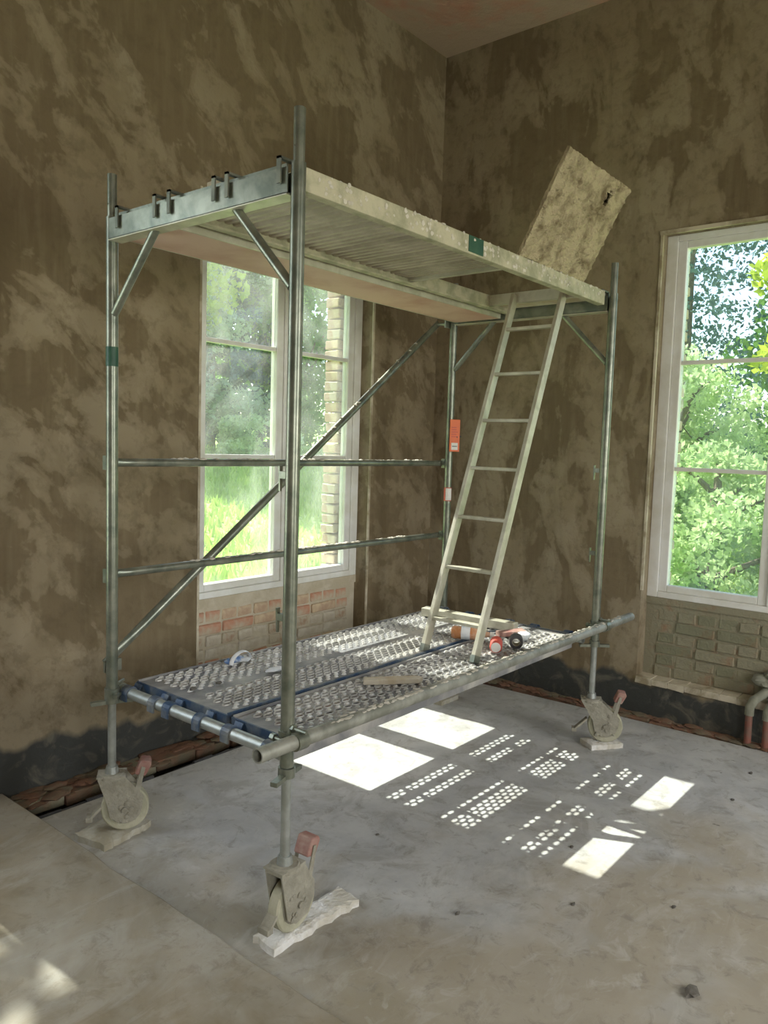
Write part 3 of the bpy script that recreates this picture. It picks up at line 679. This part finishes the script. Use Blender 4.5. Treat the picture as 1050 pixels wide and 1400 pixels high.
# ------------------------------------------------------------------ castors with spindle
def castor(x, y, rz, off, label, zb, tilt=0):
    zp = .285; g = thing('castor', label, 'castor', (x, y, zb), rz, group='scaffold castors')
    # local coords: x = rolling direction, wheel centre at (off, 0)
    zt = zp-zb; wc = .10
    m = MB(); m.tube([(off, -.024, wc), (off, -.019, wc), (off, .019, wc), (off, .024, wc)], [.094, .1, .1, .094], 36); wh = m.build('wheel', 'tyre', g, local=True)
    m = MB()
    for s in (-1, 1): m.tube([(off, s*.0225, wc), (off, s*.028, wc)], [.074, .060], 28)
    m.tube([(off, -.048, wc), (off, .048, wc)], .012, 12); m.build('hub', 'castor', wh, local=True)
    m = MB()
    for s in (-1, 1):
        pts = [(-.056, zt-.010), (.062, zt-.010), (off+.078, wc+.055), (off+.072, wc+.0), (off+.045, wc-.050), (off-.02, wc-.062), (off-.062, wc-.03), (off-.074, wc+.03)]
        m.prism(pts, 'y', s*.036-.003, s*.036+.003)
    m.box(-.055, .062, -.040, .040, zt-.016, zt-.006)
    m.build('fork', 'castor', g, local=True)
    m = MB(); m.tube([(0, 0, zt-.012), (0, 0, zt), (0, 0, zt+.006)], [.056, .056, .048], 24); m.box(-.06, .06, -.045, .045, zt-.004, zt+.002); m.build('top_plate', 'castor', g, local=True)
    m = MB(); m.tube([(0, 0, zt), (0, 0, zt+.035)], [.030, .024], 20); m.pipe((0, 0, zt+.02), (0, 0, .645-zb), .0175, .004, 18)
    m.build('spindle', 'galv_b', g, local=True)
    m = MB(); z = .635-zb
    m.tube([(0, 0, z-.034), (0, 0, z)], .030, 16); m.bar((0, 0, z-.028), (.085, .02, z-.030), .026, .016); m.bar((0, 0, z-.028), (-.085, -.02, z-.030), .026, .016); m.build('wing_nut', 'galv', g, local=True)
    # brake lever with pedal above, and low tail of the lever behind
    m = MB(); m.prism([(off+.03, wc+.02), (off+.062, wc+.07), (off+.085, zt+.03), (off+.070, zt+.035), (off+.040, wc+.085), (off+.005, wc+.03)], 'y', -.040, -.034)
    m.prism([(off+.03, wc+.02), (off+.062, wc+.07), (off+.085, zt+.03), (off+.070, zt+.035), (off+.040, wc+.085), (off+.005, wc+.03)], 'y', .034, .040); m.build('brake_lever', 'castor', g, local=True, bev=.002)
    m = MB(); m.prism([(off+.040, zt+.000), (off+.085, zt-.012), (off+.112, zt+.040), (off+.104, zt+.056), (off+.066, zt+.060)], 'y', -.034, .034); o = m.build('brake_pedal', 'pedal', g, local=True, bev=.006); tag(o, 'dusty red brake pedal')
    m = MB(); m.bar((-.02, 0, wc+.03), (-.085, 0, wc-.035), .045, .010); m.box(-.105, -.078, -.024, .024, wc-.052, wc-.032); m.build('release_lever', 'castor', g, local=True)
    rr = random.Random(int(x*100+y*10)); m = MB()
    for _ in range(26): 
        a = rr.uniform(0, 2*PI); q = rr.uniform(.02, .09); s = rr.choice((-1, 1)); m.lump((off+q*.8*math.cos(a), s*.0405, wc+q*math.sin(a)*.9), rr.uniform(.006, .014), (1, .45, 1), .35, 1, rr)
    m.build('mortar_crust', 'castor', g, local=True)['kind'] = 'stuff'
    return g
castor(0, 0, math.radians(-35), .055, 'mortar-crusted castor with red pedal under the left scaffold post', .034)
castor(0, -W, math.radians(4), .040, 'mortar-crusted castor with red pedal nearest the camera, on a white crusted board', .034)
castor(L, -W, math.radians(-62), .085, 'pale mortar-crusted castor below the far right scaffold post', .034)
castor(L, 0, math.radians(20), .06, 'scaffold castor in the far corner behind the decks', .034)
def rough_board(name, label, cat, cx, cy, rz, lx, ly, h, mat, seed, jag=.012, group='boards under the castors'):
    rr = random.Random(seed); n = 14; m = MB(); top = []; bot = []
    out = []
    for i in range(n): out.append((-lx/2+lx*i/n, -ly/2))
    for i in range(5): out.append((lx/2, -ly/2+ly*i/5))
    for i in range(n): out.append((lx/2-lx*i/n, ly/2))
    for i in range(5): out.append((-lx/2, ly/2-ly*i/5))
    out = [(a+rr.uniform(-jag, jag), b+rr.uniform(-jag, jag)) for a, b in out]; N = len(out)
    inner = [(a*.8, b*.7) for a, b in out]
    vs = [(a, b, 0) for a, b in out] + [(a, b, h-.006) for a, b in out] + [(a, b, h) for a, b in inner] + [(0, 0, h)]
    fs = [tuple(range(N-1, -1, -1))] + [(i, (i+1)%N, N+(i+1)%N, N+i) for i in range(N)] + [(N+i, N+(i+1)%N, 2*N+(i+1)%N, 2*N+i) for i in range(N)] + [(2*N+i, 2*N+(i+1)%N, 3*N) for i in range(N)]
    m.add(vs, fs); o = m.build(name, mat, None); o.location = (cx, cy, 0); o.rotation_euler = (0, 0, rz); return tag(o, label, cat, group)
rough_board('board', 'thin dirty board under the left castor by the wall foot', 'board', .02, .02, math.radians(10), .26, .19, .034, 'board', 3, .006)
rough_board('board', 'crumpled white plaster-crusted board under the nearest castor', 'board', .135, -1.075, math.radians(-3), .41, .11, .034, 'whiteboard', 4, .008)
rough_board('board', 'small pale board under the far right castor', 'board', 2.53, -1.145, math.radians(-35), .21, .13, .034, 'whiteboard', 5, .003)
rough_board('board', 'pale board under the castor in the far corner', 'board', 2.53, .02, 0, .2, .14, .034, 'board', 6, .004)

# ------------------------------------------------------------------ tag on the far post
t = thing('safety_tag', 'orange plastic safety tag hanging on the far scaffold post', 'tag', (L-.03, -.06, 1.72))
R5 = Matrix.Rotation(math.radians(-38), 4, 'Z')
def tagbox(m, a0, a1, b0, b1, z0, z1):
    q = MB().box(a0, a1, b0, b1, z0, z1); m.add([R5 @ Vector(p) for p in q.v], q.f); return m
tagbox(MB(), -.034, .034, -.003, .003, -.005, .205).build('tag_plate', 'orange', t, local=True, bev=.002)
tagbox(MB(), -.022, .022, -.0045, -.0028, .006, .052).build('white_field', 'white', t, local=True)
tagbox(MB(), -.017, .017, -.0055, -.0044, .026, .033).build('printed_line', 'greyprint', t, local=True)
m = MB()
for z in (.150, .135, .120, .105, .090): tagbox(m, -.024, .010 if z != .12 else .02, -.004, -.0028, z, z+.005)
m.build('printed_line', 'red', t, local=True)
MB().tube([R5 @ Vector((.012, 0, .09)), R5 @ Vector((.045, .012, .095))], .006, 8).build('clip', 'black', t, local=True)

# ------------------------------------------------------------------ loose things on the lower deck
def single(mb, name, mat, label, cat, group=None, loc=None, bev=0):
    vs = np.array(mb.v); c = Vector((float(vs[:, 0].mean()), float(vs[:, 1].mean()), float(vs[:, 2].min()))) if loc is None else Vector(loc)
    mb.v = [tuple(Vector(p)-c) for p in mb.v]; o = mb.build(name, mat, None, bev=bev); o.location = c; return tag(o, label, cat, group)
ZP = ZD+.008
m = MB(); m.prism([(.76, -.775), (.80, -.74), (.98, -.88), (1.0, -.925), (.955, -.935)], 'z', ZP, ZP+.022)
single(m, 'wood_offcut', 'wood', 'pale wooden offcut lying on the narrow perforated deck', 'offcut', bev=.003)
# hatch deck offcut seen above the near transom
single(MB().rough_box(.03, .20, -.665, -.575, ZU+.001, ZU+.034, .004, r), 'wood_offcut', 'wood', 'light wooden offcut on the upper deck above the near transom', 'offcut')
# loop of white strap and blue-white cloth
t = thing('dust_mask', 'crumpled blue and white cloth with a white strap loop on the wide lower deck', 'cloth', (.60, -.10, ZP))
m = MB(); rr = random.Random(2)
for k in range(5): m.lump((-.05+k*.018, -.012+rr.uniform(-.008, .008), .014), .022, (1, .8, .6), .3, 2, rr)
m.build('cloth', 'cloth_blue', t, local=True)
m = MB(); pts = [(.075*math.cos(a)+.02, -.012+.02*math.cos(a), .004+.045*math.sin(a)) for a in np.linspace(-.05, PI+.05, 14)]; m.tube(pts, .008, 8, True, [(1.3, .45)]*14); m.build('strap', 'paper', t, local=True)
m = MB(); m.lump((.03, -.02, .01), .03, (1.6, .7, .35), .3, 2, rr); m.build('white_lining', 'paper', t, local=True)
m = MB(); m.lump((.635, -.335, ZP+.006), .034, (1.4, .8, .25), .3, 2, rr); single(m, 'paper_scrap', 'paper', 'small white crumpled scrap beside the tall near post on the lower deck', 'paper')
rr = random.Random(12)
for i, (x, y, s, lb) in enumerate(((.20, -.30, .013, 'dark mortar clod at the near left corner of the wide deck'), (.33, -.31, .011, 'flat dark crumb beside the larger clod on the wide deck'),
                                  (.22, -.86, .012, 'dark mortar crumb on the near end of the narrow deck'))):
    m = MB(); m.lump((x, y, ZP+s*.4), s, (1.5, 1, .6), .3, 2, rr); single(m, 'mortar_clod', 'clod', lb, 'clod', 'clods on the lower deck')
# amber bottle, red and white cup, black roll, white crumpled bag by the ladder foot
t = thing('plastic_bottle', 'amber plastic bottle lying on the lower deck behind the ladder foot', 'bottle', (1.80, -.66, ZP), math.radians(-63))
m = MB(); prof = [(-.11, .004), (-.105, .030), (-.09, .036), (.03, .036), (.06, .030), (.085, .016), (.11, .014)]
m.tube([(a, 0, .037) for a, _ in prof], [b for _, b in prof], 20); m.build('body', 'bottle', t, local=True)
MB().tube([(.108, 0, .037), (.130, 0, .037)], .017, 14).build('cap', 'white', t, local=True)
MB().tube([(-.05, 0, .037), (.0, 0, .037)], .0372, 20, False).build('bottle_label', 'paper', t, local=True)
t = thing('drink_can', 'red can with pale round end lying beside the ladder foot', 'can', (1.70, -.885, ZP), math.radians(-150))
m = MB(); m.tube([(-.06, 0, .034), (-.055, 0, .034), (.05, 0, .034), (.06, 0, .034)], [.028, .033, .033, .027], 22); m.build('body', 'red', t, local=True)
MB().tube([(.058, 0, .034), (.063, 0, .034)], .0255, 20).build('end', 'white', t, local=True)
t = thing('tape_roll', 'black round roll lying right of the red can', 'roll', (1.84, -.925, ZP), math.radians(-150))
m = MB(); m.pipe((-.035, 0, .036), (.035, 0, .036), .036, .014, 22); m.build('tape', 'black', t, local=True)
MB().pipe((-.033, 0, .036), (.033, 0, .036), .0215, .003, 18).build('core', 'board', t, local=True)
m = MB(); m.lump((0, 0, .022), .042, (1.1, .8, .6), .3, 2, rr); m.lump((.05, .02, .014), .025, (1, 1, .6), .3, 2, rr); o = single(m, 'crumpled_bag', 'paper', 'white crumpled bag beyond the black roll on the lower deck', 'bag', loc=(0, 0, 0)); o.location = (2.02, -.87, ZP)
m = MB(); m.rough_box(0, .16, 0, .07, 0, .025, .005, r); o = single(m, 'wood_offcut', 'pedal', 'brownish offcut lying between the bottle and the far end of the lower deck', 'offcut', loc=(0, 0, 0)); o.location = (1.98, -.76, ZP); o.rotation_euler = (0, 0, -.5)
# aluminium cross member lying at the far end of the decks
m = MB(); m.bar((2.12, -.10, ZP+.026), (2.16, -.74, ZP+.026), .06, .052); single(m, 'metal_channel', 'alu', 'bright metal channel lying across the far end of the lower decks behind the ladder', 'channel', bev=.004)

# ------------------------------------------------------------------ pipes at the right niche
for y, lb, hh in ((-1.80, 'red heating pipe bending out of the right niche, left of the pair', .20), (-1.90, 'red heating pipe at the right picture edge, right of the pair', .19)):
    t = thing('heating_pipe', lb, 'pipe', (3.14, y, -.08), group='heating pipes')
    x = 3.145; MB().tube([(x, y-.0, -.08), (x, y, .04), (x, y, hh)], .021, 14).build('pipe', 'pipe', t)
    pts = [(x, y, hh-.01), (x+.005, y, hh+.04), (x+.03, y-.015, hh+.08), (x+.08, y-.05, hh+.11), (x+.16, y-.09, hh+.16)]
    MB().tube(pts, .027, 14).build('insulation', 'pipeins', t)
m = MB(); rr = random.Random(8); 
for k in range(9): m.lump((3.27+rr.uniform(-.02, .02), -1.86-rr.uniform(-.06, .12), .40+rr.uniform(-.03, .03)), .05, (1, 1, .7), .25, 2, rr)
o = m.build('trim_10', 'pipeins', None); tag(o, 'lump of mortar and insulation around the pipes at the right niche', None, None, 'structure')

# ------------------------------------------------------------------ crumbs on the floor
rr = random.Random(33)
for x, y, q_, lb in ((.705, -2.26, .024, 'largest dark mortar lump on the bare floor near the bottom right'),
                     (1.15, -2.05, .010, 'tiny dark crumb on the floor straight above the largest mortar lump'),
                     (.90, -1.75, .010, 'tiny dark crumb on the floor straight below the nearest sun patches'),
                     (.55, -1.45, .010, 'tiny dark crumb on the floor right of the castor nearest the camera'),
                     (2.3, -1.95, .010, 'tiny dark crumb on the floor right of the last sun patches'),
                     (.80, -.85, .008, 'tiny dark crumb on the floor just below the large sun patch'),
                     (2.72, -1.93, .012, 'tiny dark crumb on the floor by the right picture edge'),
                     (1.3, -1.55, .009, 'tiny dark crumb beside the dotted sun spots on the floor')):
    m = MB(); m.lump((x, y, q_*.3), q_, (1.4, .9, .5), .3, 2 if q_ > .02 else 1, rr)
    single(m, 'floor_crumb', 'clod', lb, 'crumb', 'crumbs on the floor')

# ================================================================== OUTSIDE
def hgt(x, y):
    d = max(y-1.0, x-3.6, 0.0)
    return -.35 + 1.75*min(1, d/14)**1.1 + max(0, d-14)*.05
m = MB(); N = 60; xs = np.linspace(-25, 60, N); ys = np.linspace(-30, 60, N); vs = []; fs = []
for i, x in enumerate(xs):
    for j, y in enumerate(ys): vs.append((x, y, hgt(x, y) + .08*math.sin(x*.7+y*.4) if (y > 1.5 or x > 4) else -.4))
for i in range(N-1):
    for j in range(N-1):
        cx, cy = (xs[i]+xs[i+1])/2, (ys[j]+ys[j+1])/2
        if -6.5 < cx < 3.0 and -7.5 < cy < .4: continue
        fs.append((i*N+j, (i+1)*N+j, (i+1)*N+j+1, i*N+j+1))
m.add(vs, fs, True); gnd = m.build('ground', 'meadow', None, recalc=False); tag(gnd, 'sloping sunlit meadow outside the windows', None, None, 'structure')

def quads(name, C, S, mat, parent, updir=None, asp=.6):
    """cloud of leaf quads: centres C (n,3), sizes S (n)"""
    n = len(C); a = rng.normal(size=(n, 3)); a /= np.linalg.norm(a, axis=1)[:, None]
    if updir is not None: a = a*updir[1] + np.array(updir[0]); a /= np.linalg.norm(a, axis=1)[:, None]
    b = rng.normal(size=(n, 3)); b -= (a*b).sum(1)[:, None]*a; b /= np.linalg.norm(b, axis=1)[:, None]
    A = a*S[:, None]; B = b*S[:, None]*asp
    V = np.stack([C-A*.5, C+B*.5-A*.05, C+A*.5, C-B*.5-A*.05], axis=1).reshape(-1, 3)
    me = bpy.data.meshes.new(name); me.vertices.add(4*n); me.vertices.foreach_set('co', V.astype(np.float32).ravel())
    me.loops.add(4*n); me.loops.foreach_set('vertex_index', np.arange(4*n, dtype=np.int32))
    me.polygons.add(n); me.polygons.foreach_set('loop_start', np.arange(0, 4*n, 4, dtype=np.int32)); me.polygons.foreach_set('loop_total', np.full(n, 4, dtype=np.int32))
    me.update(calc_edges=True); me.materials.append(MT[mat]); o = bpy.data.objects.new(name, me); COL.objects.link(o)
    if parent is not None: o.parent = parent
    return o
def tree(name, label, x, y, h, rad, mat, n, leaf, base=.25, clumps=40, group='trees outside', cat='tree', kind='round', trunk=.16):
    z0 = hgt(x, y)-.05; t = thing(name, label, cat, (x, y, z0), group=group); rr = random.Random(int(x*31+y*17))
    if kind == 'round':
        pts = [(rr.uniform(-.1, .1)*k, rr.uniform(-.1, .1)*k, h*.75*k/4) for k in range(5)]
        if trunk: MB().tube(pts, [trunk*(1-.18*k) for k in range(5)], 10).build('trunk', 'bark', t, local=True)
        cc = []; br = MB()
        for k in range(clumps):
            a = rr.uniform(0, 2*PI); u = rr.random()**.5; zz = rr.uniform(base, .95); q = rad*u*math.sin(PI*min(1, (zz-base+.12)/(1.15-base)))**.6
            c = (q*math.cos(a), q*math.sin(a), h*zz); cc.append(c)
            if trunk and k % 3 == 0: br.tube([(0, 0, h*max(.12, zz-.2)), (c[0]*.6, c[1]*.6, c[2]-.1), c], [.05, .03, .012], 6)
        if trunk: br.build('branches', 'bark', t, local=True)['kind'] = 'stuff'
        cc = np.array(cc); ii = rng.integers(0, clumps, n); g = rng.normal(size=(n, 3)); g /= np.linalg.norm(g, axis=1)[:, None]
        C = cc[ii] + g*(rad*.36*rng.random(n)**.45)[:, None]*np.array([1, 1, .7]); C[:, 2] = np.maximum(C[:, 2], .06)
    else:                                            # conifer: drooping tiers
        MB().tube([(0, 0, 0), (0, 0, h)], [trunk, .02], 10).build('trunk', 'bark', t, local=True)
        zz = base*h+(h-base*h)*rng.random(n)**1.15; fr = 1-(zz-base*h)/(h-base*h); a = np.round(rng.random(n)*13+zz*3.1)/13*2*PI+rng.normal(size=n)*.07
        tier = np.round(zz/.55)*.55; u = rng.random(n)**.6; q = rad*fr**.8*u
        C = np.stack([q*np.cos(a), q*np.sin(a), tier-.35*u*rad*.5+rng.normal(size=n)*.07-rng.random(n)*.22*u], axis=1)
    S = leaf*(.6+.8*rng.random(n)); o = quads('foliage', C, S, mat, t); o['kind'] = 'stuff'; return t
# beyond the left window
tree('deciduous_tree', 'yellow-green leafy tree behind the left edge of the left window', 8.8, 13.6, 8.5, 2.3, 'leaf_yellow', 9000, .19, .12)
tree('deciduous_tree', 'pale feathery tree filling the middle of the left window', 12.3, 15.5, 9.5, 2.3, 'leaf_pale', 14000, .17, .06, 50)
tree('conifer', 'dark conifer showing between the pale trees in the left window', 14.2, 17.5, 11, 2.8, 'needle', 16000, .20, .03, kind='con')
tree('deciduous_tree', 'mid green tree behind the right sash of the left window', 16.4, 16.0, 10, 2.6, 'leaf_mid', 14000, .19, .08, 50)
tree('deciduous_tree', 'leafy tree at the far left of the meadow', 10.6, 18.5, 11, 2.8, 'leaf_mid', 12000, .22, .05, 50)
tree('deciduous_tree', 'tall green tree in the background right of the dark conifer', 18.5, 20.0, 12, 3.2, 'leaf_mid', 12000, .25, .03, 50)
tree('shrub', 'bright green bush at the foot of the trees behind the left window', 12.4, 13.2, 1.3, 1.1, 'leaf_bright', 3000, .12, .1, 14, 'bushes outside', 'bush', trunk=0)
# beyond the right window
tree('conifer', 'dark blue-green conifer with sky between its branches in the right window', 12.5, 1.9, 9.5, 2.9, 'needle', 11000, .10, .14, kind='con')
tree('conifer', 'second dark conifer behind the shrubs of the right window', 16.0, 4.2, 10.5, 2.8, 'needle', 9000, .12, .1, kind='con')
tree('deciduous_tree', 'yellow-green maple reaching in from the right of the right window', 9.2, -1.5, 5.2, 1.25, 'leaf_yellow', 5200, .15, .35, 34)
tree('deciduous_tree', 'green tree in the shade behind the maple in the right window', 15.0, -.8, 4.6, 2.2, 'leaf_mid', 9000, .20, .05, 40)
tree('shrub', 'pale bright leafy shrub in the middle of the right window', 8.9, .75, 3.0, 1.15, 'leaf_bright', 11000, .085, .05, 44, 'bushes outside', 'bush', trunk=.02)
tree('shrub', 'low bright shrub in the lower part of the right window', 7.6, -.25, 1.75, 1.1, 'leaf_bright', 10000, .08, .03, 34, 'bushes outside', 'bush', trunk=.02)
tree('shrub', 'green shrub at the left of the lower right window', 10.6, 1.9, 2.6, 1.3, 'leaf_pale', 9000, .10, .03, 36, 'bushes outside', 'bush', trunk=.02)
# further trees, seen from a step to the side
tree('deciduous_tree', 'leafy tree across the meadow left of the left window view', 5.2, 16.5, 9.0, 2.6, 'leaf_mid', 8000, .24, .06, 40)
tree('deciduous_tree', 'pale tree across the meadow opposite the third window', .4, 17.5, 9.5, 2.7, 'leaf_pale', 8000, .24, .06, 40)
tree('deciduous_tree', 'broad green tree at the far left end of the meadow', -4.6, 17.0, 9.0, 2.8, 'leaf_mid', 8000, .24, .06, 40)
tree('conifer', 'dark conifer between the far meadow trees', 2.8, 20.0, 11, 2.8, 'needle', 9000, .22, .03, kind='con')
# shading tree by the third window of the left wall (dapples the foreground)
tree('deciduous_tree', 'leafy tree beside the house outside the third window', -1.2, 4.4, 6.2, 1.7, 'leaf_mid', 2300, .22, .45, 40)
# grass blades in view
def grass(label, n, fx, fy):
    X = fx(n); Y = fy(n); Z = np.array([hgt(a, b) for a, b in zip(X, Y)]); s = .16+.16*rng.random(n)
    C = np.stack([X, Y, Z+s*.3], axis=1); o = quads('grass', C, s, 'grass', None, ((0, 0, 1.0), .45), .22); tag(o, label, None, None, 'stuff')
grass('tall sunlit meadow grass beyond the left window', 26000, lambda n: 3+15*rng.random(n), lambda n: 2.2+13*rng.random(n))
grass('sunlit grass below the shrubs of the right window', 12000, lambda n: 4.2+9*rng.random(n), lambda n: -3+7*rng.random(n))
